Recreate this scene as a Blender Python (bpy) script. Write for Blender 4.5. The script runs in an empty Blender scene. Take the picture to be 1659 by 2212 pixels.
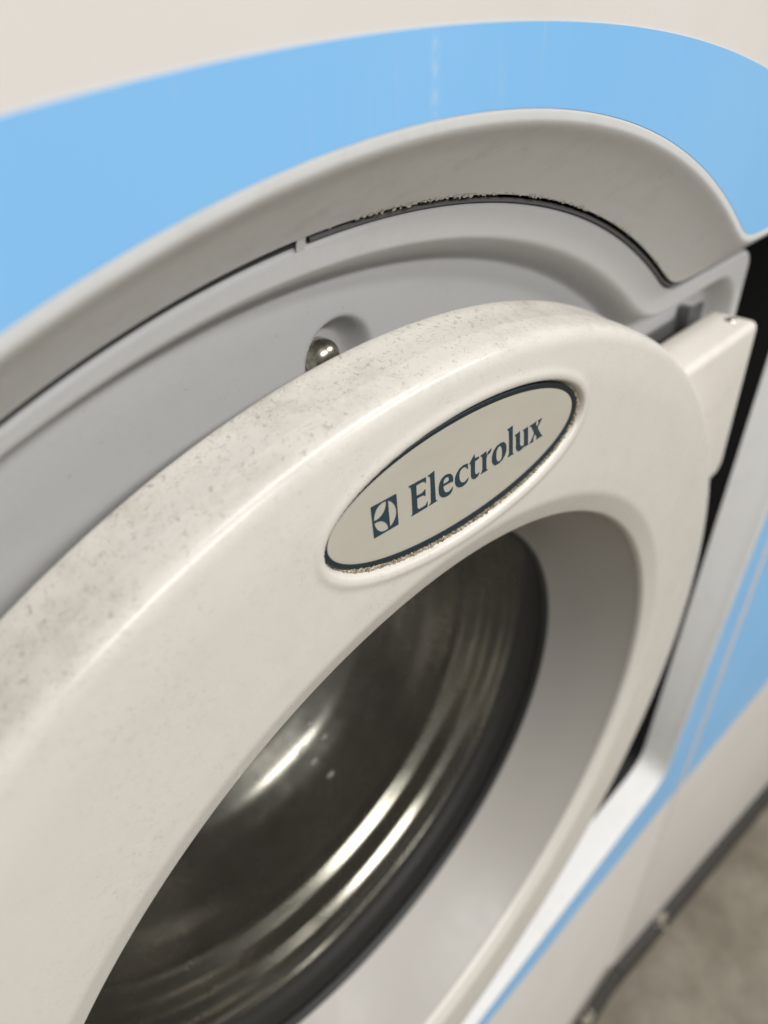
import bpy, bmesh, math, random
import numpy as np
from mathutils import Matrix, Vector
random.seed(4)
S = 0.155                 # metres per door-opening radius
Z0 = 5.3 * S              # height of the door centre above the floor
scene = bpy.context.scene

# ---------------------------------------------------------------- camera, world, lamps
cam_d = bpy.data.cameras.new('camera'); cam = bpy.data.objects.new('camera', cam_d)
scene.collection.objects.link(cam); scene.camera = cam
CR = [[0.702015, 0.439314, -0.560516], [-0.711399, 0.396163, -0.580488], [-0.032961, 0.806262, 0.59064]]
CP = (-0.7091151, -0.60104108, 1.81845952)
M = Matrix([[*CR[i], 0] for i in range(3)] + [[0, 0, 0, 1]])
M.translation = Vector((CP[0]*S, CP[1]*S, CP[2]*S + Z0))
cam.matrix_world = M
cam_d.sensor_fit = 'VERTICAL'; cam_d.sensor_height = 8.2; cam_d.sensor_width = 6.15
cam_d.lens = 8.2 * 1538.158 / 2212.0
cam_d.clip_start = 0.005; cam_d.clip_end = 60
cam_d.dof.use_dof = True
foc = Vector((0.02*S, 0.0, 1.25*S + Z0))
fwd = M.to_3x3() @ Vector((0, 0, -1))
cam_d.dof.focus_distance = (foc - M.translation).dot(fwd)
cam_d.dof.aperture_fstop = 2.0

world = bpy.data.worlds.new('World'); scene.world = world; world.use_nodes = True
bg = world.node_tree.nodes['Background']
bg.inputs[0].default_value = (0.78, 0.785, 0.79, 1); bg.inputs[1].default_value = 0.20

def lamp(name, loc, target, sx, sy, power, col=(1, 0.955, 0.88)):
    d = bpy.data.lights.new(name, 'AREA'); d.shape = 'RECTANGLE'; d.size = sx; d.size_y = sy
    d.energy = power; d.color = col
    o = bpy.data.objects.new(name, d); scene.collection.objects.link(o)
    o.location = loc
    o.rotation_euler = (Vector(target) - Vector(loc)).to_track_quat('-Z', 'Y').to_euler()
    return o
lamp('ceiling_lamp', (0.55, -0.75, Z0+1.75), (0.55, -0.75, 0), 1.5, 0.35, 23, (1, 0.985, 0.965))
lamp('ceiling_lamp', (1.9, -1.7, Z0+1.75), (1.9, -1.7, 0), 1.5, 0.35, 43, (1, 0.985, 0.965))
lamp('ceiling_lamp', (-0.4, -2.3, Z0+1.75), (-0.4, -2.3, 0), 1.5, 0.35, 70, (1, 0.985, 0.965))
scene.view_settings.view_transform = 'Standard'; scene.view_settings.look = 'None'
scene.view_settings.exposure = 0.0; scene.view_settings.gamma = 1.0
scene.render.resolution_x = 768; scene.render.resolution_y = 1024

# ---------------------------------------------------------------- helpers
def W(u, w, v):
    """door coordinates (opening radii: right, out of the panel, up) -> metres"""
    return (u*S, -w*S, v*S + Z0)

def mesh_obj(name, verts, faces, mat, parent=None, smooth=True, coll=None):
    me = bpy.data.meshes.new(name)
    me.from_pydata([tuple(v) for v in verts], [], faces)
    me.validate(); me.update()
    me.polygons.foreach_set('use_smooth', [bool(smooth)]*len(me.polygons))
    if mat: me.materials.append(mat)
    o = bpy.data.objects.new(name, me); scene.collection.objects.link(o)
    if parent: o.parent = parent
    return o

def grid_obj(name, P, mat, parent=None, closed_u=False, flip=False, mask=None, smooth=True):
    """P: array [nu, nv, 3] in metres"""
    nu, nv = P.shape[:2]
    idx = np.arange(nu*nv).reshape(nu, nv)
    a = idx if not closed_u else np.vstack([idx, idx[:1]])
    q = np.stack([a[:-1, :-1], a[1:, :-1], a[1:, 1:], a[:-1, 1:]], -1).reshape(-1, 4)
    if mask is not None:
        q = q[mask.reshape(-1)]
    if flip: q = q[:, ::-1]
    me = bpy.data.meshes.new(name)
    co = P.reshape(-1, 3).astype(np.float32)
    used = np.unique(q); remap = -np.ones(len(co), int); remap[used] = np.arange(len(used))
    co = co[used]; q = remap[q]
    me.vertices.add(len(co)); me.vertices.foreach_set('co', co.ravel())
    me.loops.add(q.size); me.loops.foreach_set('vertex_index', q.ravel().astype(np.int32))
    me.polygons.add(len(q)); me.polygons.foreach_set('loop_start', np.arange(0, q.size, 4, dtype=np.int32))
    me.polygons.foreach_set('loop_total', np.full(len(q), 4, dtype=np.int32))
    me.update(calc_edges=True); me.validate()
    me.polygons.foreach_set('use_smooth', np.full(len(me.polygons), bool(smooth)))
    if mat: me.materials.append(mat)
    o = bpy.data.objects.new(name, me); scene.collection.objects.link(o)
    if parent: o.parent = parent
    return o

def uvw(U, Wd, V):
    return np.stack([U*S, -Wd*S, V*S + Z0], -1)

def fillet(pts, rad, n=5):
    """round the inner corners of a polyline; rad = one radius per inner corner (0 keeps it sharp)"""
    out = [pts[0]]
    for i in range(1, len(pts)-1):
        r = rad[i-1]
        p, a, b = np.array(pts[i], float), np.array(pts[i-1], float), np.array(pts[i+1], float)
        if r <= 0: out.append(tuple(p)); continue
        da, db = a-p, b-p; la, lb = np.linalg.norm(da), np.linalg.norm(db)
        t = min(r, la*.48, lb*.48); A, B = p+da/la*t, p+db/lb*t
        for k in range(n+1):
            s = k/n; out.append(tuple((1-s)**2*A + 2*s*(1-s)*p + s*s*B))
    out.append(pts[-1]); return out

def dens(pts, step):
    out = [pts[0]]
    for a, b in zip(pts[:-1], pts[1:]):
        n = max(1, int(math.ceil(math.dist(a, b)/step)))
        for k in range(1, n+1): out.append((a[0]+(b[0]-a[0])*k/n, a[1]+(b[1]-a[1])*k/n))
    return out

def revolve(name, prof, mat, parent=None, th=None, n=360, flip=False):
    closed = th is None
    if closed: th = np.linspace(0, 2*np.pi, n, endpoint=False)
    pr = np.array(prof)
    U = pr[None, :, 0]*np.cos(th)[:, None]; V = pr[None, :, 0]*np.sin(th)[:, None]
    Wd = np.broadcast_to(pr[None, :, 1], U.shape)
    return grid_obj(name, uvw(U, Wd, V), mat, parent, closed_u=closed, flip=flip)

def sstep(x): x = np.clip(x, 0, 1); return x*x*(3-2*x)

# ---------------------------------------------------------------- materials
def new_mat(name):
    m = bpy.data.materials.new(name); m.use_nodes = True
    nt = m.node_tree; b = nt.nodes['Principled BSDF']; return m, nt, b
def N(nt, t, **kw):
    n = nt.nodes.new(t)
    for k, v in kw.items():
        if k in ('operation', 'blend_type', 'data_type', 'feature', 'distance', 'noise_dimensions'): setattr(n, k, v)
        else: n.inputs[k].default_value = v
    return n
def link(nt, a, b): nt.links.new(a, b)
def ramp(nt, src, stops):
    r = nt.nodes.new('ShaderNodeValToRGB')
    while len(r.color_ramp.elements) > 1: r.color_ramp.elements.remove(r.color_ramp.elements[0])
    r.color_ramp.elements[0].position = stops[0][0]
    c = stops[0][1]; r.color_ramp.elements[0].color = (c, c, c, 1)
    for pos, c in stops[1:]:
        e = r.color_ramp.elements.new(pos); e.color = (c, c, c, 1)
    link(nt, src, r.inputs[0]); return r.outputs[0]
def mul(nt, a, b):
    m = nt.nodes.new('ShaderNodeMath'); m.operation = 'MULTIPLY'; link(nt, a, m.inputs[0])
    if isinstance(b, float): m.inputs[1].default_value = b
    else: link(nt, b, m.inputs[1])
    return m.outputs[0]
def maxx(nt, a, b):
    m = nt.nodes.new('ShaderNodeMath'); m.operation = 'MAXIMUM'; link(nt, a, m.inputs[0]); link(nt, b, m.inputs[1]); return m.outputs[0]
def noise(nt, vec, scale, detail=2, rough=.5, dist=0.):
    n = nt.nodes.new('ShaderNodeTexNoise'); link(nt, vec, n.inputs['Vector'])
    n.inputs['Scale'].default_value = scale; n.inputs['Detail'].default_value = detail
    n.inputs['Roughness'].default_value = rough; n.inputs['Distortion'].default_value = dist
    return n.outputs['Fac']
def mix(nt, fac, a, b):
    m = nt.nodes.new('ShaderNodeMix'); m.data_type = 'RGBA'
    if isinstance(fac, float): m.inputs[0].default_value = fac
    else: link(nt, fac, m.inputs[0])
    for s, x in ((m.inputs[6], a), (m.inputs[7], b)):
        if isinstance(x, tuple): s.default_value = (*x, 1)
        else: link(nt, x, s)
    return m.outputs[2]
def bump(nt, b, h, strength, dist=.0005):
    bm = nt.nodes.new('ShaderNodeBump'); bm.inputs['Strength'].default_value = strength; bm.inputs['Distance'].default_value = dist
    link(nt, h, bm.inputs['Height']); link(nt, bm.outputs[0], b.inputs['Normal'])
def coords(nt): return nt.nodes.new('ShaderNodeTexCoord').outputs['Object']
def mapped(nt, vec, scale, rot=(0, 0, 0)):
    m = nt.nodes.new('ShaderNodeMapping'); m.inputs['Scale'].default_value = scale; m.inputs['Rotation'].default_value = rot
    link(nt, vec, m.inputs['Vector']); return m.outputs[0]

def fibre_layer(nt, co, scale, width, rotz, stretch=3.5, thr=.5):
    """little curled lint fibres: thin level lines of a distorted noise, kept only where a second noise allows them"""
    v = mapped(nt, co, (1, 1, stretch), (0, rotz, 0))
    n = noise(nt, v, scale, 1, .5, 1.2)
    line = ramp(nt, n, [(.5-width, 0), (.5, 1), (.5+width, 0)])
    gate = ramp(nt, noise(nt, co, scale*1.7, 1, .5), [(thr+.06, 0), (thr+.11, 1)])
    return mul(nt, line, gate)

def plastic(name, col, dirt, rough=.38, dcol=(.20, .17, .13), grime=0.0, warm=(.60, .55, .42), edge=0.0):
    m, nt, b = new_mat(name); co = coords(nt)
    # lint fibres and specks
    f = maxx(nt, fibre_layer(nt, co, 420, .022, .5), fibre_layer(nt, co, 330, .018, -.7, 3.0))
    sp = ramp(nt, noise(nt, co, 900, 2, .6), [(.66, 0), (.72, 1)])
    cl = ramp(nt, noise(nt, co, 28, 3, .6), [(.42, .15), (.66, 1)])
    k = mul(nt, mul(nt, maxx(nt, f, mul(nt, sp, .45)), cl), dirt)
    # smudges
    sm = ramp(nt, noise(nt, co, 34, 5, .62, .4), [(.44, 0), (.72, 1)])
    sm2 = ramp(nt, noise(nt, co, 170, 4, .65), [(.45, 0), (.7, 1)])
    s = mul(nt, mul(nt, sm, sm2), grime)
    if edge:      # dust settles on the ring's outer side: more grime there, measured from the door's centre
        v = nt.nodes.new('ShaderNodeVectorMath'); v.operation = 'MULTIPLY_ADD'
        v.inputs[1].default_value = (1/S, 0, 1/S); v.inputs[2].default_value = (0, 0, -Z0/S); link(nt, co, v.inputs[0])
        ln = nt.nodes.new('ShaderNodeVectorMath'); ln.operation = 'LENGTH'; link(nt, v.outputs[0], ln.inputs[0])
        rr = nt.nodes.new('ShaderNodeMapRange'); link(nt, ln.outputs['Value'], rr.inputs[0])
        rr.inputs['From Min'].default_value = 1.36; rr.inputs['From Max'].default_value = 1.40
        ed = rr.outputs[0]
        sm3 = ramp(nt, noise(nt, co, 42, 5, .68, .6), [(.46, .04), (.66, 1)])
        s = maxx(nt, s, mul(nt, mul(nt, mul(nt, sm3, ed), ramp(nt, noise(nt, co, 420, 3, .7), [(.36, .45), (.62, 1)])), edge))
        f2 = maxx(nt, fibre_layer(nt, co, 250, .030, 1.2, 1.5), fibre_layer(nt, co, 380, .03, -.2, 2.0))
        k = maxx(nt, k, mul(nt, mul(nt, f2, ed), .55))
    y = mul(nt, ramp(nt, noise(nt, co, 9, 3, .5), [(.4, 0), (.7, 1)]), .14)
    c = mix(nt, y, col, warm)
    c = mix(nt, s, c, (.35, .315, .26))
    c = mix(nt, k, c, dcol)
    link(nt, c, b.inputs['Base Color'])
    r = nt.nodes.new('ShaderNodeMapRange'); link(nt, noise(nt, co, 60, 4, .6), r.inputs[0])
    r.inputs['To Min'].default_value = rough-.07; r.inputs['To Max'].default_value = rough+.12
    link(nt, r.outputs[0], b.inputs['Roughness'])
    bump(nt, b, noise(nt, co, 1300, 2, .6), .10, .0002)
    b.inputs['IOR'].default_value = 1.48
    return m

M_door = plastic('door_cream_plastic', (.705, .673, .622), .5, .24, grime=.12, edge=.5)
M_doorwall = plastic('door_side_plastic_grimy', (.66, .62, .55), .75, .40, grime=1.0)
M_hinge = plastic('hinge_cover_plastic', (.76, .72, .66), .35, .30, grime=.35)
M_funnel = plastic('funnel_grey_plastic', (.385, .362, .33), .1, .36, grime=.1, warm=(.34, .32, .28))
M_paint = plastic('panel_white_paint', (.79, .755, .715), .12, .42, grime=.05)
M_wall = plastic('recess_wall_paint', (.70, .705, .70), .2, .5, grime=.30)
M_pan = plastic('recess_pan_grey_paint', (.585, .585, .583), .22, .42, grime=.12, warm=(.54, .535, .51))

def blue_mat(name, col, col2):
    m, nt, b = new_mat(name); co = coords(nt)
    st = ramp(nt, noise(nt, mapped(nt, co, (1, 1, .05)), 190, 3, .6), [(.60, 0), (.74, 1)])
    st = mul(nt, mul(nt, st, ramp(nt, noise(nt, mapped(nt, co, (1, 1, .6)), 26, 2), [(.45, 0), (.6, 1)])), .6)
    patch = ramp(nt, noise(nt, co, 12, 3, .5), [(.35, 0), (.7, 1)])
    c = mix(nt, patch, col, col2); c = mix(nt, st, c, (.62, .70, .78))
    # one dried drip of detergent running down above the door
    sx = nt.nodes.new('ShaderNodeSeparateXYZ'); link(nt, co, sx.inputs[0])
    dr = nt.nodes.new('ShaderNodeMapRange'); link(nt, sx.outputs[0], dr.inputs[0])
    dr.inputs['From Min'].default_value = -.0080; dr.inputs['From Max'].default_value = .0
    drip = ramp(nt, dr.outputs[0], [(.30, 0), (.50, 1), (.54, 1), (.72, 0)])
    drip = mul(nt, drip, ramp(nt, noise(nt, mapped(nt, co, (1, 1, .45)), 800, 3, .65), [(.46, .12), (.62, 1)]))
    c = mix(nt, mul(nt, drip, .4), c, (.68, .76, .84))
    link(nt, c, b.inputs['Base Color']); b.inputs['Roughness'].default_value = .36
    bump(nt, b, noise(nt, co, 900, 2, .6), .06, .0002)
    return m
M_blue = blue_mat('blue_foil', (.245, .565, .95), (.275, .59, .96))

def simple(name, col, rough=.5, metal=0., bscale=0, bstr=.1, var=None):
    m, nt, b = new_mat(name); co = coords(nt)
    b.inputs['Roughness'].default_value = rough; b.inputs['Metallic'].default_value = metal
    n = noise(nt, co, bscale or 200, 4, .6)
    link(nt, mix(nt, n, tuple(c*.85 for c in col), tuple(min(1, c*1.15) for c in col)), b.inputs['Base Color'])
    if bscale: bump(nt, b, n, bstr)
    return m
M_rubber = simple('black_rubber', (.018, .018, .017), .55, 0, 400, .15)
M_black = simple('black_gap_shade', (.008, .008, .008), .7)
M_plinth = simple('dark_plinth_paint', (.030, .027, .021), .6, 0, 60, .2)
M_seal = simple('grey_seal_rubber', (.12, .12, .118), .5, 0, 600, .2)
M_ink = simple('navy_print', (.017, .042, .064), .42, 0, 500, .05)
M_rim = simple('navy_badge_edge', (.010, .020, .028), .5, 0, 900, .2)

def steel_mat(name, c1, c2):
    m, nt, b = new_mat(name); co = coords(nt)
    b.inputs['Metallic'].default_value = 1.0
    n = noise(nt, co, 55, 4, .6)
    link(nt, mix(nt, n, c1, c2), b.inputs['Base Color'])
    r = nt.nodes.new('ShaderNodeMapRange'); link(nt, n, r.inputs[0])
    r.inputs['To Min'].default_value = .15; r.inputs['To Max'].default_value = .36
    link(nt, r.outputs[0], b.inputs['Roughness']); return m
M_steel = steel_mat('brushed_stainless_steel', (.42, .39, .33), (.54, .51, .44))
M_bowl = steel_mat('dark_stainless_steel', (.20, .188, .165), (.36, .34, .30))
def chrome():
    m, nt, b = new_mat('bolt_bright_steel'); co = coords(nt)
    b.inputs['Metallic'].default_value = 1.0; b.inputs['Roughness'].default_value = .24
    link(nt, mix(nt, ramp(nt, noise(nt, co, 500, 3), [(.4, 0), (.7, 1)]), (.66, .63, .55), (.36, .32, .25)), b.inputs['Base Color']); return m
M_bolt = chrome()

def plate_mat():
    m, nt, b = new_mat('badge_plate_champagne'); co = coords(nt)
    n = noise(nt, mapped(nt, co, (1, 1, 2.5), (0, .3, 0)), 40, 3, .55, .5)
    g = noise(nt, co, 2600, 2, .7)
    c = mix(nt, n, (.54, .515, .44), (.64, .61, .53)); c = mix(nt, mul(nt, g, .18), c, (.30, .28, .22))
    link(nt, c, b.inputs['Base Color']); b.inputs['Roughness'].default_value = .34; b.inputs['Metallic'].default_value = .12
    b.inputs['Coat Weight'].default_value = .5; b.inputs['Coat Roughness'].default_value = .12
    return m
M_plate = plate_mat()
def crumb_mat():
    m, nt, b = new_mat('caked_groove_dirt'); co = coords(nt)
    n = noise(nt, co, 900, 4, .7); a = noise(nt, co, 90, 3, .6)
    c = mix(nt, ramp(nt, n, [(.40, 0), (.62, 1)]), (.20, .15, .08), (.62, .56, .42))
    c = mix(nt, ramp(nt, a, [(.56, 0), (.68, 1)]), c, (.13, .10, .06))
    link(nt, c, b.inputs['Base Color']); b.inputs['Roughness'].default_value = .7
    bump(nt, b, n, .8, .0006); return m
M_crumb = crumb_mat()
M_fibre = simple('grey_lint_fibre', (.30, .27, .225), .9, 0, 300, .3)
M_lint = simple('pale_lint', (.50, .46, .38), .9, 0, 300, .3)
M_chip = simple('chipped_paint', (.46, .43, .37), .7, 0, 700, .4)
def floor_mat():
    m, nt, b = new_mat('worn_floor'); co = coords(nt)
    n = noise(nt, co, 14, 6, .65, .3); q = noise(nt, co, 70, 4, .6)
    c = mix(nt, ramp(nt, n, [(.35, 0), (.7, 1)]), (.155, .132, .093), (.25, .222, .17))
    c = mix(nt, mul(nt, ramp(nt, q, [(.5, 0), (.7, 1)]), .4), c, (.12, .10, .075))
    link(nt, c, b.inputs['Base Color']); b.inputs['Roughness'].default_value = .5; bump(nt, b, q, .2, .001); return m
M_floor = floor_mat()
def glass_mat():
    m = bpy.data.materials.new('door_window_glass'); m.use_nodes = True; nt = m.node_tree; nt.nodes.clear()
    out = nt.nodes.new('ShaderNodeOutputMaterial'); mx = nt.nodes.new('ShaderNodeMixShader')
    tr = nt.nodes.new('ShaderNodeBsdfTransparent'); tr.inputs[0].default_value = (.95, .96, .95, 1)
    gl = nt.nodes.new('ShaderNodeBsdfGlossy'); gl.inputs['Roughness'].default_value = .04
    fr = nt.nodes.new('ShaderNodeFresnel'); fr.inputs['IOR'].default_value = 1.45
    link(nt, fr.outputs[0], mx.inputs[0]); link(nt, tr.outputs[0], mx.inputs[1]); link(nt, gl.outputs[0], mx.inputs[2])
    link(nt, mx.outputs[0], out.inputs[0]); return m
M_glass = glass_mat()

# ---------------------------------------------------------------- floor
g = 6.0
fl = mesh_obj('floor', [(-g, -g, 0), (g, -g, 0), (g, g, 0), (-g, g, 0)], [(0, 1, 2, 3)], M_floor, smooth=False)
fl['kind'] = 'structure'

# ---------------------------------------------------------------- washing machine
wm = bpy.data.objects.new('washing_machine', None); scene.collection.objects.link(wm)
wm['label'] = 'white front-loading washing machine with blue band, large round door and oval badge'
wm['category'] = 'washing machine'

TH = np.linspace(-np.pi, np.pi, 1440, endpoint=False)
def smooth_polar(r, sig):
    k = np.arange(-24, 25); g_ = np.exp(-(k/sig)**2/2); g_ /= g_.sum()
    rr = np.concatenate([r[-24:], r, r[:24]]); return np.convolve(rr, g_, 'valid')
def outline(R, top, right0, lean, bot0, bslope, sig):
    c, s = np.cos(TH), np.sin(TH); ex = np.full(len(TH), 1e9)
    with np.errstate(divide='ignore', invalid='ignore'):
        ex = np.where(s > 0, np.minimum(ex, top/s), ex)
        db = s - bslope*c; ex = np.where(db < -1e-3, np.minimum(ex, bot0/db), ex)       # v = bot0 + bslope*u
        d = c - lean*s; ex = np.where(d > 0, np.minimum(ex, right0/d), ex)  # u = right0 + lean*v
    box = np.where(c > 0, ex, 0)
    return smooth_polar(np.maximum(R, box), sig)
O_front = outline(1.70, 1.335, 2.17, .13, -1.66, -.06, 5)
O_rear = outline(1.575, 1.205, 1.945, .035, -1.55, -.06, 6)
c_, s_ = np.cos(TH), np.sin(TH)

# lip: rounded bead running into the sloping wall
prof = fillet([(0.0, 0.0), (.20, -.030), (1.0, -.130)], [.16], 8)
prof = dens(prof, .08)
pts = []
for t, w in prof:
    r = O_front*(1-t) + O_rear*t; pts.append(uvw(r*c_, np.full_like(r, w), r*s_))
bead = fillet([(0., .0), (.03, .001), (.16, .001), (.34, -.034), (1., -.130)], [.02, .12, .14], 9)
pts = []
for t, w in dens(bead, .06):
    r = O_front*(1-t) + O_rear*t; pts.append(uvw(r*c_, np.full_like(r, w), r*s_))
lip = grid_obj('recess_lip', np.stack(pts, 1), M_wall, wm, closed_u=True)

# front panel sheet
UL, UR, VT, VB = -2.36, 2.36, 3.0, -4.95
def rect_exit(ul, ur, vb, vt):
    with np.errstate(divide='ignore', invalid='ignore'):
        ex = np.where(c_ > 0, ur/c_, ul/c_); ey = np.where(s_ > 0, vt/s_, vb/s_)
        return np.minimum(np.where(np.abs(c_) < 1e-9, 1e9, ex), np.where(np.abs(s_) < 1e-9, 1e9, ey))
EX = rect_exit(UL+.012, UR-.012, VB, VT)
pts = []
for t in np.linspace(0, 1, 7):
    r = O_front*(1-t) + EX*t; pts.append(uvw(r*c_, np.zeros_like(r), r*s_))
for dx, w in ((.006, -.002), (.011, -.007), (.012, -.015), (.012, -.4)):
    r = rect_exit(UL+.012-dx, UR-.012+dx, VB, VT); pts.append(uvw(r*c_, np.full_like(r, w), r*s_))
panel = grid_obj('front_panel', np.stack(pts, 1), M_paint, wm, closed_u=True, flip=True)

# blue band: arched foil, 0.3 mm thick
vb_u = np.array([0, .36, .85, 1.14, 1.54, 2.1, 2.4, 2.8]); vb_v = np.array([-1.79, -1.83, -1.95, -1.99, -2.11, -2.24, -2.33, -2.45])
def blue_exit(ul, ur):
    lo, hi = np.full(len(TH), 1.6), np.full(len(TH), 4.2)
    r = np.linspace(1.6, 4.2, 400)[None, :]; U = r*c_[:, None]; V = r*s_[:, None]
    def inside(U, V): return (V < -2.144 + np.sqrt(np.maximum(3.93**2 - U*U, 0))) & (V > np.interp(np.abs(U), vb_u, vb_v)) & (U < ur) & (U > ul)
    k = np.argmin(inside(U, V), 1); lo = r[0, np.maximum(k-1, 0)]; hi = r[0, k]
    for _ in range(30):
        m = (lo+hi)/2; q = inside(m*c_, m*s_); lo = np.where(q, m, lo); hi = np.where(q, hi, m)
    return lo
EXB = blue_exit(UL+.018, UR-.018)
EXB = np.maximum(EXB, O_front + .004)
pts = [uvw(O_front*.9992*c_, np.full_like(O_front, .0012), O_front*.9992*s_)]
for t in np.linspace(0, 1, 5):
    r = O_front*(1-t) + EXB*t; pts.append(uvw(r*c_, np.full_like(r, .0012), r*s_))
pts.append(uvw(EXB*c_, np.full_like(EXB, .0002), EXB*s_))
band = grid_obj('blue_band', np.stack(pts, 1), M_blue, wm, closed_u=True, flip=True, smooth=False)

# black void behind the recess and plinth
def box(name, u0, u1, w0, w1, v0, v1, mat, parent, bev=0.0):
    vs = [W(u, w, v) for v in (v0, v1) for w in (w0, w1) for u in (u0, u1)]
    fs = [(0, 1, 3, 2), (4, 6, 7, 5), (0, 4, 5, 1), (2, 3, 7, 6), (0, 2, 6, 4), (1, 5, 7, 3)]
    o = mesh_obj(name, vs, fs, mat, parent, smooth=False)
    bm = bmesh.new(); bm.from_mesh(o.data); bmesh.ops.recalc_face_normals(bm, faces=bm.faces)
    if bev:
        bmesh.ops.bevel(bm, geom=bm.edges[:], offset=bev*S, segments=4, affect='EDGES', profile=.5)
        for f in bm.faces: f.smooth = True
    bm.to_mesh(o.data); bm.free(); return o
plinth = box('plinth', UL+.01, UR+.008, .085, -3.5, -5.3, -4.953, M_plinth, wm, .01)
# added inner shell, the gap's deep shade put into its black colour: tapered ring from the wall's rear edge backwards
pts = []
for k, w in ((1.0, -.132), (1.0, -.7)):
    r = O_rear*k + .004; pts.append(uvw(r*c_, np.full_like(r, w), r*s_))
grid_obj('gap_shade_shell', np.stack(pts, 1), M_black, wm, closed_u=True)
# body sides (cabinet)
def cabinet(name, u0, u1, w0, w1, v0, v1, fn, mat, parent):
    vs = [fn(u, w, v) for w in (w0, w1) for u, v in ((u0, v0), (u1, v0), (u1, v1), (u0, v1))]
    return mesh_obj(name, vs, [(0, 1, 5, 4), (1, 2, 6, 5), (2, 3, 7, 6), (3, 0, 4, 7), (4, 5, 6, 7)], mat, parent, smooth=False)
cabinet('cabinet', UL+.02, UR-.02, -.38, -4.2, -4.92, 2.98, W, M_paint, wm)

# seal strip along the foot of the wall: dark bead, two lengths meeting with a small gap
def seal_strip(a0, a1, rr, ww, rad, mat):
    th = np.radians(np.arange(a0, a1, .25)); R = np.interp(th, TH, O_rear)
    ph = np.linspace(0, 2*np.pi, 11)
    r = (R[:, None] + rr) + rad*np.cos(ph)[None, :]; w = np.broadcast_to(ww + rad*np.sin(ph)[None, :], r.shape)
    return grid_obj('seal_strip', uvw(r*np.cos(th)[:, None], w, r*np.sin(th)[:, None]), mat, wm)
seal_strip(94.8, 179, -.0075, -.141, .0024, M_rubber)
seal_strip(46, 94.2, -.0085, -.140, .0036, M_seal)

# chipped paint and dirt along the wall's rear edge, right of the joint
def edge_chips():
    rnd = random.Random(3); bm = bmesh.new()
    for i in range(300):
        a = rnd.choice((rnd.uniform(70, 93), rnd.uniform(52, 93), rnd.uniform(82, 91))); th = math.radians(a)
        r = float(np.interp(th, TH, O_rear)) + rnd.uniform(-.0015, .0045); sz = rnd.uniform(.0008, .0022)
        ret = bmesh.ops.create_icosphere(bm, subdivisions=1, radius=sz*S)
        c0 = Vector(W(r*math.cos(th), -.1275 + rnd.uniform(-.003, .003), r*math.sin(th)))
        k = (rnd.uniform(.8, 2.6), rnd.uniform(.6, 1.2), rnd.uniform(.6, 1.2))
        R = Matrix.Rotation(-(th-math.pi/2), 3, 'Y')
        for q in ret['verts']: q.co = R @ Vector((q.co.x*k[0], q.co.y*k[1], q.co.z*k[2])) + c0
    me = bpy.data.meshes.new('edge_dirt'); bm.to_mesh(me); bm.free(); me.materials.append(M_chip)
    o = bpy.data.objects.new('edge_dirt', me); scene.collection.objects.link(o); o.parent = wm; o['kind'] = 'stuff'
edge_chips()
# small painted tab bridging the seam between the two strips
th_ = np.radians(np.linspace(94.3, 94.85, 6)); rr_ = np.array([1.5535, 1.560, 1.568, 1.582])
grid_obj('seam_tab', uvw(rr_[None, :]*np.cos(th_)[:, None], np.broadcast_to(np.array([-.1412, -.1385, -.1360, -.1285])[None, :], (6, 4)), rr_[None, :]*np.sin(th_)[:, None]), M_pan, wm, flip=True)

# recess pan: height field with a stepped floor, bolt dimple and hinge slot
def sd_circle(R, Ug, Vg): return np.hypot(Ug, Vg) - R
def sd_box(cx, cy, hx, hy, r, Ug, Vg):
    qx = np.abs(Ug-cx)-hx+r; qy = np.abs(Vg-cy)-hy+r
    return np.hypot(np.maximum(qx, 0), np.maximum(qy, 0)) + np.minimum(np.maximum(qx, qy), 0) - r
def smin(a, b, k): h = np.clip(.5+.5*(b-a)/k, 0, 1); return b*(1-h)+a*h - k*h*(1-h)
def sd_outer(U, V): return smin(sd_circle(1.564, U, V), sd_box(.70, -.02, .845, 1.205, .06, U, V), .05)
def sd_inner(U, V): return smin(np.hypot(U+.06, V-.05) - 1.470, sd_box(.70, -.02, .795, 1.160, .15, U, V), .07)
lo_, hi_ = np.full(len(TH), 1.1), np.full(len(TH), 2.4)
for _ in range(40):
    md = (lo_+hi_)/2; ins = sd_outer(md*c_, md*s_) < 0
    lo_ = np.where(ins, md, lo_); hi_ = np.where(ins, hi_, md)
O_pan = lo_
tt = np.concatenate([np.linspace(0, .9, 110), np.linspace(.903, 1, 30)])
Rg = 1.05 + (O_pan[:, None]-1.05)*tt[None, :]
Ug, Vg = Rg*c_[:, None], Rg*s_[:, None]
inner, outer = sd_inner(Ug, Vg), sd_outer(Ug, Vg)
Wp = -.215 + .075*sstep((inner+.046)/.052)
Wp = Wp - .012*(1-np.sqrt(np.clip(1-((outer+.012)/.012).clip(0, 1)**2, 0, 1)))
dm = np.hypot(Ug+.006, Vg-1.337)
Wp = Wp - .052*sstep((.076-dm)/.034)
Pp = uvw(Ug, Wp, Vg)
skirt = uvw(Ug[:, -1:], Wp[:, -1:]-.30, Vg[:, -1:])
pan = grid_obj('recess_pan', np.concatenate([Pp, skirt], 1), M_pan, wm, closed_u=True, flip=True)

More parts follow.
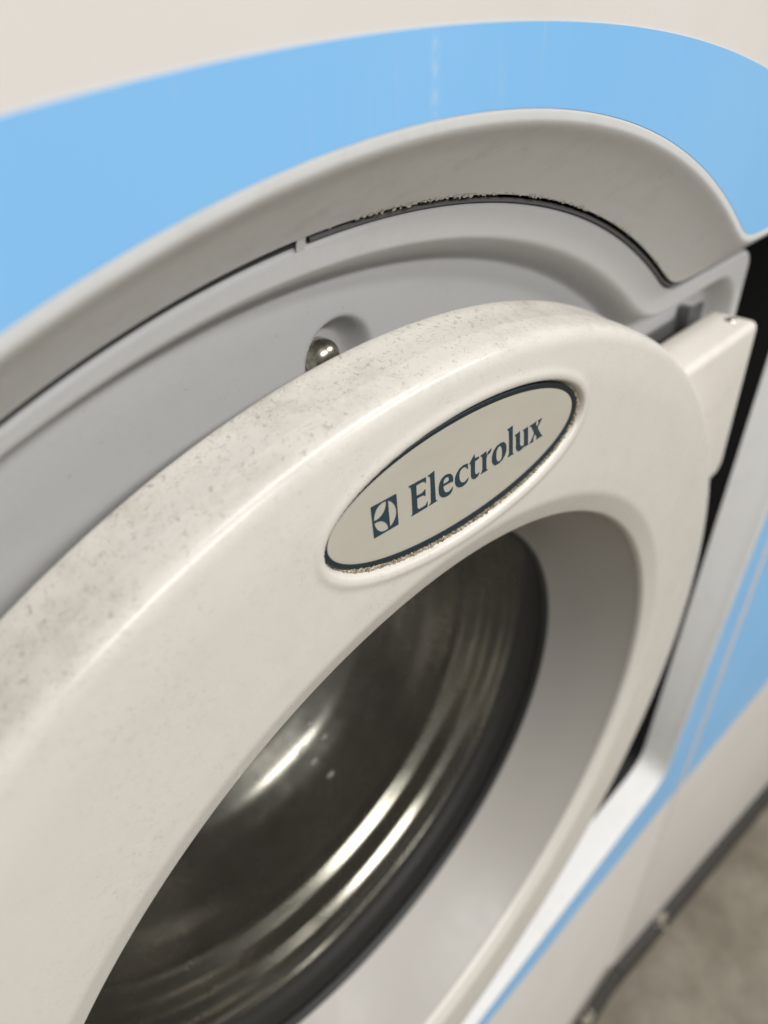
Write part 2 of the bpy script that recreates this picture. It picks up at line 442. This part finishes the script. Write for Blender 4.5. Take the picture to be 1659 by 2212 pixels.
# ---------------------------------------------------------------- door
# door ring with an oval pocket for the badge
BC = (.0577, 1.1975); BA, BB, BT = .3165, .1145, math.radians(-2.6)
def badge_d(U, V):
    x = (U-BC[0])*math.cos(BT) + (V-BC[1])*math.sin(BT); y = -(U-BC[0])*math.sin(BT) + (V-BC[1])*math.cos(BT)
    k = np.hypot(x/BA, y/BB); gx = x/BA**2; gy = y/BB**2
    return k*(k-1)/np.maximum(np.hypot(gx, gy), 1e-6)
front = [(1.395, -.045), (1.386, .010), (1.30, .0195), (1.10, .0205), (1.052, .0195), (1.001, .001), (.990, -.022), (.925, -.13), (.863, -.25)]
fp = fillet(front, [.045, .03, .01, .010, .005, .02, .05], 10)
face = []
for a, b_ in zip(fp[:-1], fp[1:]):
    stp = .0032 if (1.05 < .5*(a[0]+b_[0]) < 1.345) else .02
    n = max(1, int(math.ceil(math.dist(a, b_)/stp)))
    face += [(a[0]+(b_[0]-a[0])*k/n, a[1]+(b_[1]-a[1])*k/n) for k in range(n)]
face.append(fp[-1])
cut = next(i for i, q in enumerate(face) if q[0] < 1.0 and q[1] < -.004)
funnel_prof = face[cut:]
face = face[:cut+1]
pr = np.array(face)
thd = np.radians(np.concatenate([np.arange(68, 108, .13), np.arange(108, 428, .8)]))
Ud = pr[None, :, 0]*np.cos(thd)[:, None]; Vd = pr[None, :, 0]*np.sin(thd)[:, None]
Wd = np.broadcast_to(pr[None, :, 1], Ud.shape).copy()
bd = badge_d(Ud, Vd)
Wd -= np.where(pr[None, :, 0] > 1.0, .019*sstep((.004-bd)/.011), 0)
Wd += np.where(pr[None, :, 0] > 1.0, .0025*np.exp(-((bd-.012)/.008)**2), 0)   # soft raised edge round the pocket
door = grid_obj('door', uvw(Ud, Wd, Vd), M_door, wm, closed_u=True, flip=True)
side = fillet([(1.395, -.045), (1.398, -.09), (1.405, -.126), (1.392, -.134), (1.30, -.140), (1.0, -.17)], [0.02, .012, .006, .01], 5)
revolve('door_side', dens(side, .02), M_door, door, n=720)

revolve('window_funnel', funnel_prof, M_funnel, door, n=480, flip=True)
# badge
def oval(k_in, n=220):
    t = np.linspace(0, 2*np.pi, n, endpoint=False)
    out = []
    a, b_ = BA-k_in, BB-k_in
    x, y = a*np.cos(t), b_*np.sin(t)
    return BC[0]+x*math.cos(BT)-y*math.sin(BT)-k_in*0.0, BC[1]+x*math.sin(BT)+y*math.cos(BT)
PC = (-.012, .0075)      # the plate sits towards the upper left of its pocket
def oval_strip(name, rows, mat, parent, fill=True):
    n = 220; V = []; F = []
    for k, w, sh in rows:
        x, y = oval(k, n)
        V += [W(a+PC[0]*sh, w, b_+PC[1]*sh) for a, b_ in zip(x, y)]
    for i in range(len(rows)-1):
        for j in range(n):
            F.append((i*n+j, i*n+(j+1) % n, (i+1)*n+(j+1) % n, (i+1)*n+j))
    if fill: F.append(tuple((len(rows)-1)*n+j for j in range(n)))
    return mesh_obj(name, V, F, mat, parent)
badge = oval_strip('badge', [(.0138, -.002, .65), (.0141, .0100, .65), (.0150, .0113, .65), (.0168, .0117, .65), (.024, .0118, .8), (.05, .0118, 1), (.09, .0118, 1)], M_plate, wm)
rim = oval_strip('badge_edge', [(.0045, .0, .15), (.0052, .0105, .15), (.0070, .0124, .25), (.0110, .0128, .45), (.0170, .0125, .65), (.0177, .0114, .65)], M_rim, badge, fill=False)

GL = {'emblem':[[(-0.16578,1.24067),(-0.11485,1.23766),(-0.1117,1.18116),(-0.16217,1.18398)],[(-0.13515,1.2355),(-0.13962,1.23701),(-0.14492,1.23711),(-0.15047,1.23541),(-0.15522,1.23203),(-0.15842,1.22695),(-0.16043,1.22076),(-0.16128,1.2145),(-0.15626,1.21344),(-0.15083,1.21372),(-0.14478,1.21603),(-0.1396,1.22056),(-0.13654,1.22666)],[(-0.132,1.23486),(-0.12715,1.23153),(-0.12232,1.22639),(-0.11801,1.21933),(-0.1155,1.21187),(-0.11512,1.20461),(-0.11667,1.19835),(-0.11995,1.19301),(-0.12422,1.18912),(-0.12945,1.18668),(-0.13038,1.20149),(-0.13145,1.21961)],[(-0.16067,1.20982),(-0.15548,1.20978),(-0.14964,1.20826),(-0.14383,1.20501),(-0.13854,1.20002),(-0.13476,1.19416),(-0.13277,1.18811),(-0.1331,1.18515),(-0.13922,1.18522),(-0.14571,1.18698),(-0.15152,1.19121),(-0.15616,1.19743),(-0.15924,1.20403)]],'E':[[(-0.08901,1.23625),(-0.08691,1.23707),(-0.05183,1.23494),(-0.05138,1.23053),(-0.05137,1.22457),(-0.05377,1.2277),(-0.05724,1.22996),(-0.06048,1.23053),(-0.07278,1.2308),(-0.0721,1.21157),(-0.06053,1.21064),(-0.05616,1.21177),(-0.0531,1.21448),(-0.05243,1.20807),(-0.05242,1.20132),(-0.05506,1.20405),(-0.0589,1.20568),(-0.07118,1.20663),(-0.07044,1.19048),(-0.06937,1.18717),(-0.0661,1.18449),(-0.05616,1.18373),(-0.05116,1.18427),(-0.04771,1.18932),(-0.04766,1.17871),(-0.06613,1.17946),(-0.07053,1.17955),(-0.08402,1.18053),(-0.08194,1.18168),(-0.08093,1.18432),(-0.08185,1.2109),(-0.08291,1.22551),(-0.08367,1.23068),(-0.0854,1.2339)]],'l':[[(-0.04693,1.23444),(-0.03268,1.23689),(-0.03192,1.22087),(-0.02992,1.19829),(-0.02878,1.18256),(-0.02737,1.17996),(-0.02389,1.17813),(-0.04406,1.17863),(-0.04047,1.18088),(-0.03913,1.18294),(-0.04002,1.20708),(-0.04108,1.22717),(-0.04254,1.2314)]],'e':[[(-0.02132,1.19479),(-0.02123,1.20204),(-0.01932,1.20922),(-0.01487,1.2142),(-0.00864,1.21651),(-0.00115,1.21598),(0.00532,1.21328),(0.01017,1.20818),(0.01218,1.20172),(0.01217,1.19548),(0.00645,1.19705),(-0.01105,1.19825),(-0.01071,1.19349),(-0.00787,1.18697),(-0.00366,1.18276),(0.00227,1.18101),(0.00755,1.18232),(0.01219,1.18556),(0.01122,1.17951),(0.00661,1.17531),(-0.00106,1.17431),(-0.00935,1.17638),(-0.01586,1.1809),(-0.02003,1.18723)],[(-0.01138,1.20206),(-0.01071,1.20763),(-0.00849,1.21059),(-0.00448,1.21159),(0.00078,1.2099),(0.00266,1.20552),(0.00219,1.20211),(-0.00187,1.20139)]],'c':[[(0.01751,1.19263),(0.01757,1.19998),(0.02086,1.2066),(0.02717,1.21175),(0.03663,1.21404),(0.04762,1.21201),(0.04849,1.20102),(0.04492,1.20596),(0.03989,1.20929),(0.03327,1.20927),(0.02861,1.20649),(0.02699,1.19994),(0.02779,1.19308),(0.03077,1.186),(0.03586,1.1814),(0.04206,1.1799),(0.04688,1.18174),(0.05107,1.18419),(0.04954,1.17853),(0.04478,1.17522),(0.03747,1.17369),(0.02883,1.17571),(0.02194,1.18108),(0.01845,1.18705)]],'t':[[(0.05217,1.20877),(0.05904,1.21651),(0.06362,1.22167),(0.06479,1.21337),(0.07648,1.21161),(0.0751,1.20829),(0.06581,1.20738),(0.06656,1.18887),(0.06805,1.18342),(0.0708,1.18019),(0.07466,1.17925),(0.07902,1.18046),(0.07685,1.17532),(0.07131,1.17279),(0.06493,1.17356),(0.05962,1.17809),(0.05767,1.18331),(0.05625,1.20222),(0.05533,1.20727)]],'r':[[(0.07986,1.21074),(0.09448,1.21297),(0.09549,1.20397),(0.09963,1.2095),(0.10769,1.21279),(0.10723,1.20789),(0.10385,1.20524),(0.0975,1.20444),(0.09563,1.19923),(0.09659,1.18462),(0.09784,1.17733),(0.10245,1.17367),(0.08257,1.17468),(0.08623,1.1772),(0.08744,1.18139),(0.0862,1.19896),(0.08454,1.20718)]],'o':[[(0.11164,1.19081),(0.11228,1.19808),(0.11554,1.20503),(0.12289,1.21011),(0.13194,1.21166),(0.14144,1.20977),(0.14745,1.2038),(0.14995,1.19604),(0.15029,1.18824),(0.1473,1.18094),(0.14115,1.17509),(0.13202,1.17211),(0.12122,1.17307),(0.11536,1.17904),(0.11242,1.18521)],[(0.1223,1.19345),(0.12249,1.20092),(0.12535,1.20526),(0.12978,1.20701),(0.1347,1.20433),(0.13797,1.19861),(0.13953,1.19028),(0.13979,1.18153),(0.13694,1.17658),(0.13166,1.17567),(0.12584,1.18034),(0.12326,1.18634)]],'l2':[[(0.14924,1.22932),(0.16311,1.23108),(0.16768,1.19381),(0.16994,1.17537),(0.17383,1.17211),(0.15641,1.17283),(0.15945,1.1763),(0.1597,1.18007),(0.15713,1.20422),(0.15436,1.22324),(0.15219,1.22696)]],'u':[[(0.17207,1.20826),(0.18601,1.21055),(0.18846,1.19227),(0.18926,1.18416),(0.19268,1.17873),(0.19798,1.17634),(0.20295,1.17657),(0.20143,1.19043),(0.19998,1.20071),(0.19806,1.20632),(0.19493,1.20862),(0.20918,1.20969),(0.21213,1.18963),(0.21412,1.17403),(0.21599,1.17122),(0.20801,1.17134),(0.20271,1.17323),(0.19595,1.17036),(0.18815,1.17017),(0.1819,1.17479),(0.179,1.18099),(0.17816,1.19298),(0.1765,1.20376),(0.17507,1.20628)]],'x':[[(0.21413,1.20807),(0.21833,1.20868),(0.22762,1.20908),(0.23482,1.20943),(0.23368,1.20751),(0.23356,1.2037),(0.23823,1.19737),(0.24123,1.20144),(0.24157,1.20565),(0.23926,1.20902),(0.25102,1.20896),(0.2474,1.20418),(0.24254,1.19797),(0.23983,1.19474),(0.24896,1.18149),(0.2547,1.17404),(0.25904,1.17065),(0.23877,1.17104),(0.2408,1.17413),(0.23964,1.17761),(0.23349,1.18572),(0.23017,1.17879),(0.23021,1.17382),(0.2315,1.17027),(0.21887,1.17142),(0.22408,1.17554),(0.22889,1.18231),(0.23119,1.18818),(0.22413,1.199),(0.21956,1.20529)]]}
def print_obj(name, loops, mat, parent, w0=.0121, h=.0006):
    cu = bpy.data.curves.new(name, 'CURVE'); cu.dimensions = '2D'; cu.fill_mode = 'BOTH'; cu.extrude = h*S
    for lp in loops:
        sp = cu.splines.new('POLY'); sp.points.add(len(lp)-1); sp.use_cyclic_u = True
        for q, (u, v) in zip(sp.points, lp): q.co = (u*S, v*S, 0, 1)
    tmp = bpy.data.objects.new('tmp', cu); scene.collection.objects.link(tmp)
    dg = bpy.context.evaluated_depsgraph_get(); me = bpy.data.meshes.new_from_object(tmp.evaluated_get(dg))
    bpy.data.objects.remove(tmp)
    me.transform(Matrix(((1, 0, 0, 0), (0, 0, -1, -w0*S), (0, 1, 0, Z0), (0, 0, 0, 1))))
    me.materials.clear(); me.materials.append(mat); me.name = name
    o = bpy.data.objects.new(name, me); scene.collection.objects.link(o); o.parent = parent; return o
print_obj('emblem', GL['emblem'], M_ink, badge)
for key in ('E', 'l', 'e', 'c', 't', 'r', 'o', 'l2', 'u', 'x'):
    print_obj('letter', GL[key], M_ink, badge)

# caked dirt in the groove at the badge's lower right
def crumbs():
    V = []; F = []
    rnd = random.Random(7)
    bm = bmesh.new()
    from mathutils import noise as mn
    nT, nP = 1100, 9; grid = []
    for i in range(nT):
        t = math.radians(-176 + 214*i/(nT-1)); row = []
        env = min(1, i/160, (nT-1-i)/140)
        for j in range(nP):
            a = 2*math.pi*j/nP
            rr = .0064*env*(1 + .55*mn.noise(Vector((t*60, math.cos(a)*1.2, math.sin(a)*1.2))) + .5*mn.noise(Vector((t*190, math.cos(a)*2, 3+math.sin(a)*2))))
            k = .0058 - rr*math.cos(a)*.9; w = .0065 + rr*math.sin(a)*1.15
            x = (BA-k)*math.cos(t); y = (BB-k)*math.sin(t)
            row.append(bm.verts.new(W(BC[0]+x*math.cos(BT)-y*math.sin(BT), w, BC[1]+x*math.sin(BT)+y*math.cos(BT))))
        grid.append(row)
    for i in range(nT-1):
        for j in range(nP): bm.faces.new((grid[i][j], grid[i+1][j], grid[i+1][(j+1) % nP], grid[i][(j+1) % nP]))
    for i in range(380):
        t = math.radians(rnd.uniform(-172, 42))
        k = rnd.uniform(-.0005, .0065)
        lower = max(0, math.sin(-t))
        if rnd.random() > .25 + .9*lower: continue
        x = (BA-k)*math.cos(t); y = (BB-k)*math.sin(t)
        u = BC[0]+x*math.cos(BT)-y*math.sin(BT); v = BC[1]+x*math.sin(BT)+y*math.cos(BT)
        s = rnd.uniform(.0009, .0022)
        ret = bmesh.ops.create_icosphere(bm, subdivisions=1, radius=s*S)
        sc = (rnd.uniform(.7, 1.6), rnd.uniform(.6, 1.1), rnd.uniform(.6, 1.4))
        w = rnd.uniform(.004, .0115)
        for q in ret['verts']:
            q.co = Vector((q.co.x*sc[0]*rnd.uniform(.8, 1.2), q.co.y*sc[1], q.co.z*sc[2])) + Vector(W(u, w, v))
    me = bpy.data.meshes.new('groove_dirt'); bm.to_mesh(me); bm.free(); me.materials.append(M_crumb)
    o = bpy.data.objects.new('groove_dirt', me); scene.collection.objects.link(o); o.parent = badge; o['kind'] = 'stuff'
crumbs()

# window gasket, glass, steel sleeve and drum
revolve('gasket', dens(fillet([(.868, -.245), (.852, -.262), (.850, -.285), (.885, -.295), (.892, -.345), (.872, -.362), (.872, -.375), (.90, -.39)], [.01, .01, .01, .02, .01, .008], 5), .02), M_rubber, door, n=240)
sag = [(r, -.272 - .10*(1-(r/.86)**2)) for r in np.linspace(.002, .858, 26)]
revolve('window_glass', sag, M_glass, door, n=160, flip=True)
def spot_mat():
    m = bpy.data.materials.new('dried_water_spot'); m.use_nodes = True; nt = m.node_tree; b = nt.nodes['Principled BSDF']
    co = coords(nt); n = noise(nt, co, 900, 3)
    b.inputs['Base Color'].default_value = (.42, .40, .37, 1); b.inputs['Roughness'].default_value = .3
    link(nt, ramp(nt, n, [(.35, .35), (.65, .8)]), b.inputs['Alpha']); return m
M_spot = spot_mat()
for u, v, r in ((-.147, .373, .013), (-.108, .270, .014), (-.070, .170, .011), (-.020, .052, .012), (-.075, .345, .008), (-.03, .24, .009), (-.24, .30, .008)):
    wg = -.272 - .10*(1-(math.hypot(u, v)/.86)**2)
    V = [W(u, wg+.004, v)]; F = []
    for k, (q, h) in enumerate(((.5, .0034), (.85, .002), (1, .0006))):
        for j in range(16):
            a = 2*math.pi*j/16; V.append(W(u + r*q*math.cos(a)*1.1, wg+h, v + r*q*math.sin(a)))
    for j in range(16):
        F.append((0, 1+j, 1+(j+1) % 16))
        for k in (0, 1): F.append((1+k*16+j, 17+k*16+j, 17+k*16+(j+1) % 16, 1+k*16+(j+1) % 16))
    mesh_obj('water_spot', V, F, M_spot, door)
pf = []
for w in np.linspace(-.37, -.66, 90):
    h = 0
    for cw, hw, hh in ((-.412, .026, .016), (-.50, .036, .028), (-.612, .042, .038)):
        h += hh*math.exp(-((w-cw)/hw)**2*1.3)
    pf.append((.905 - h, w))
pf += [(.906, -.69), (.905, -.74), (.895, -.80), (.86, -.90), (.80, -1.0), (.70, -1.09), (.55, -1.17), (.35, -1.22), (.15, -1.24), (.004, -1.245)]
bowl = dens(fillet(pf[91:], [.03]*8, 4), .02); pf = pf[:92]
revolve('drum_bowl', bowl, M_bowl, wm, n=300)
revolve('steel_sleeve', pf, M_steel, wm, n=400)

# bolt in its dimple
def dome(name, u, v, w, r, h, mat, parent, seg=40, rings=12, stem=.03):
    V = []; F = []
    prof = [(r*.96, w-stem), (r, w-.002)] + [(r*math.cos(a), w + h*math.sin(a)) for a in np.linspace(.12, math.pi/2-.02, rings)]
    for rr, ww in prof:
        V += [W(u+rr*math.cos(t), ww, v+rr*math.sin(t)) for t in np.linspace(0, 2*math.pi, seg, endpoint=False)]
    for i in range(len(prof)-1):
        for j in range(seg): F.append((i*seg+j, i*seg+(j+1) % seg, (i+1)*seg+(j+1) % seg, (i+1)*seg+j))
    F.append(tuple((len(prof)-1)*seg+j for j in range(seg)))
    return mesh_obj(name, V, F, mat, parent)
dome('bolt', -.012, 1.336, -.252, .031, .027, M_bolt, wm, stem=.02)

# hinge cover: bevelled block beside the door ring, cut at its lower corner
def hinge_cover():
    ol = [(.86, 1.035), (1.396, 1.035), (1.432, .550), (1.400, .512), (1.29, .508), (1.15, .42)]
    bm = bmesh.new(); f_ = [bm.verts.new(W(u, -.022, v)) for u, v in ol]; bk = [bm.verts.new(W(u, -.165, v)) for u, v in ol]
    n = len(ol); bm.faces.new(f_); bm.faces.new(bk[::-1])
    for i in range(n): bm.faces.new((f_[i], bk[i], bk[(i+1) % n], f_[(i+1) % n]))
    bmesh.ops.recalc_face_normals(bm, faces=bm.faces)
    bmesh.ops.bevel(bm, geom=[e for e in bm.edges], offset=.022*S, segments=6, affect='EDGES', profile=.5)
    for f in bm.faces: f.smooth = True
    me = bpy.data.meshes.new('hinge_cover'); bm.to_mesh(me); bm.free(); me.materials.append(M_hinge)
    o = bpy.data.objects.new('hinge_cover', me); scene.collection.objects.link(o); o.parent = door; return o
hinge_cover()
dome('hinge_screw', 0, 0, 0, .018, .008, M_bolt, door, 24, 8, .01)
hs = bpy.data.objects['hinge_screw']
hs.data.transform(Matrix.Translation((0, 0, -Z0))); hs.data.transform(Matrix.Rotation(-math.pi/2, 4, 'X')); hs.data.transform(Matrix.Translation(W(1.345, -.085, 1.034)))
box('slot_shade_bracket', 1.04, 1.45, -.230, -.207, .960, 1.032, M_seal, wm, .006)  # dark bar: shade of the slot behind the hinge cover, put into colour
box('slot_shade_bracket', 1.275, 1.305, -.230, -.175, .99, 1.065, M_seal, wm, .006)  # post standing in that slot

def fibres():
    rnd = random.Random(11); V = []; F = []
    def strand(fn, n, L, wd):
        x, y, a = 0, 0, rnd.uniform(0, 6.28); k = rnd.uniform(-1, 1)*1800; P0 = []
        for i in range(n):
            P0.append((x, y, a)); x += math.cos(a)*L/n; y += math.sin(a)*L/n; a += k*L/n + rnd.uniform(-.3, .3)
        b = len(V)
        for (x, y, a) in P0:
            for sgn, up in ((-1, 0), (0, 1), (1, 0)):
                V.append(fn(x - sgn*wd*math.sin(a), y + sgn*wd*math.cos(a), up*wd*1.2))
        for i in range(n-1):
            for q in (0, 1): F.append((b+i*3+q, b+i*3+3+q, b+i*3+4+q, b+i*3+1+q))
    for _ in range(85):                                   # on the outer side of the ring
        th0 = math.radians(rnd.gauss(90, 12)); w0 = rnd.uniform(-.115, -.055)
        def on_side(x, y, h, th0=th0, w0=w0):
            th = th0 + x/S/1.40; w = w0 + y/S; r = float(np.interp(-w, [.045, .09, .126], [1.3955, 1.3985, 1.4045])) + .0004 + h/S
            return W(r*math.cos(th), w, r*math.sin(th))
        strand(on_side, 7, rnd.uniform(.0008, .0024), .000026)
    for _ in range(6):                                    # on the recess pan
        th0 = math.radians(rnd.uniform(84, 112)); r0 = rnd.uniform(1.415, 1.45)
        def on_pan(x, y, h, th0=th0, r0=r0):
            return W(r0*math.cos(th0)+x/S, -.2135+h/S, r0*math.sin(th0)+y/S)
        strand(on_pan, 7, rnd.uniform(.0006, .0014), .00003)
    o = mesh_obj('lint_fibres', V, F, M_fibre, wm); o['kind'] = 'stuff'
fibres()

# ---------------------------------------------------------------- neighbouring machine
nm = bpy.data.objects.new('washing_machine', None); scene.collection.objects.link(nm)
nm['label'] = 'neighbouring white machine with pale blue band at the right edge of the picture'
nm['category'] = 'washing machine'
NCS, NSN = math.cos(math.atan(.1)), math.sin(math.atan(.1))
def WN(a, d, v):                      # a along its front, d out of it
    return W(2.372 + a*NCS - d*NSN, .004 + a*NSN + d*NCS, v)
def nbox(name, a0, a1, d0, d1, v0, v1, mat, bev=0.0):
    vs = [WN(a, d, v) for v in (v0, v1) for d in (d0, d1) for a in (a0, a1)]
    fs = [(0, 1, 3, 2), (4, 6, 7, 5), (0, 4, 5, 1), (2, 3, 7, 6), (0, 2, 6, 4), (1, 5, 7, 3)]
    bm = bmesh.new(); vv = [bm.verts.new(q) for q in vs]
    for f in fs: bm.faces.new([vv[k] for k in f])
    bmesh.ops.recalc_face_normals(bm, faces=bm.faces)
    if bev:
        bmesh.ops.bevel(bm, geom=bm.edges[:], offset=bev*S, segments=4, affect='EDGES', profile=.5)
        for f in bm.faces: f.smooth = True
    me = bpy.data.meshes.new(name); bm.to_mesh(me); bm.free(); me.materials.append(mat)
    o = bpy.data.objects.new(name, me); scene.collection.objects.link(o); o.parent = nm; return o
nbox('front_panel', 0, 4.72, -.12, 0, -4.93, 3.0, M_paint, .014)
cabinet('cabinet', .02, 4.70, -.125, -4.0, -4.92, 2.98, WN, M_paint, nm)
nbox('plinth', .004, 4.67, -3.5, .082, -5.3, -4.953, M_plinth, .01)
aa = np.linspace(.022, 4.69, 60)
lo = [np.interp(abs(a-2.36), vb_u, vb_v) for a in aa]; hi = [-2.144 + math.sqrt(3.93**2-(a-2.36)**2) for a in aa]
vsn = [WN(a, d, v) for a, l_, h_ in zip(aa, lo, hi) for (d, v) in ((.0003, l_), (.0012, l_), (.0012, h_), (.0003, h_))]
fsn = [(i*4+k, i*4+4+k, i*4+5+k, i*4+1+k) for i in range(59) for k in range(3)]
nb = mesh_obj('blue_band', vsn, fsn, M_blue, nm, smooth=False)

# pale lint clumps lying on the plinths
def lint(u_or, label, pos, seed):
    from mathutils import noise as mn
    rnd = random.Random(seed); bm = bmesh.new()
    for i in range(26):
        c0 = Vector((rnd.gauss(0, .022), rnd.gauss(0, .012), abs(rnd.gauss(0, .014))))*S*1.3
        ret = bmesh.ops.create_icosphere(bm, subdivisions=1, radius=rnd.uniform(.008, .018)*S)
        for q in ret['verts']: q.co = q.co*(1+.5*mn.noise(q.co*4000)) + c0
    me = bpy.data.meshes.new('lint_clump'); bm.to_mesh(me); bm.free(); me.materials.append(M_lint)
    o = bpy.data.objects.new('lint_clump', me); scene.collection.objects.link(o); o.location = pos
    o['label'] = label; o['category'] = 'lint'; o['group'] = 'lint clumps on the plinths'
lint(0, 'pale lint clump on the dark plinth of the machine with the oval badge', W(1.86, .045, -4.945), 2)
lint(0, 'pale lint clump on the dark plinth of the neighbouring machine', WN(.62, .045, -4.945), 5)
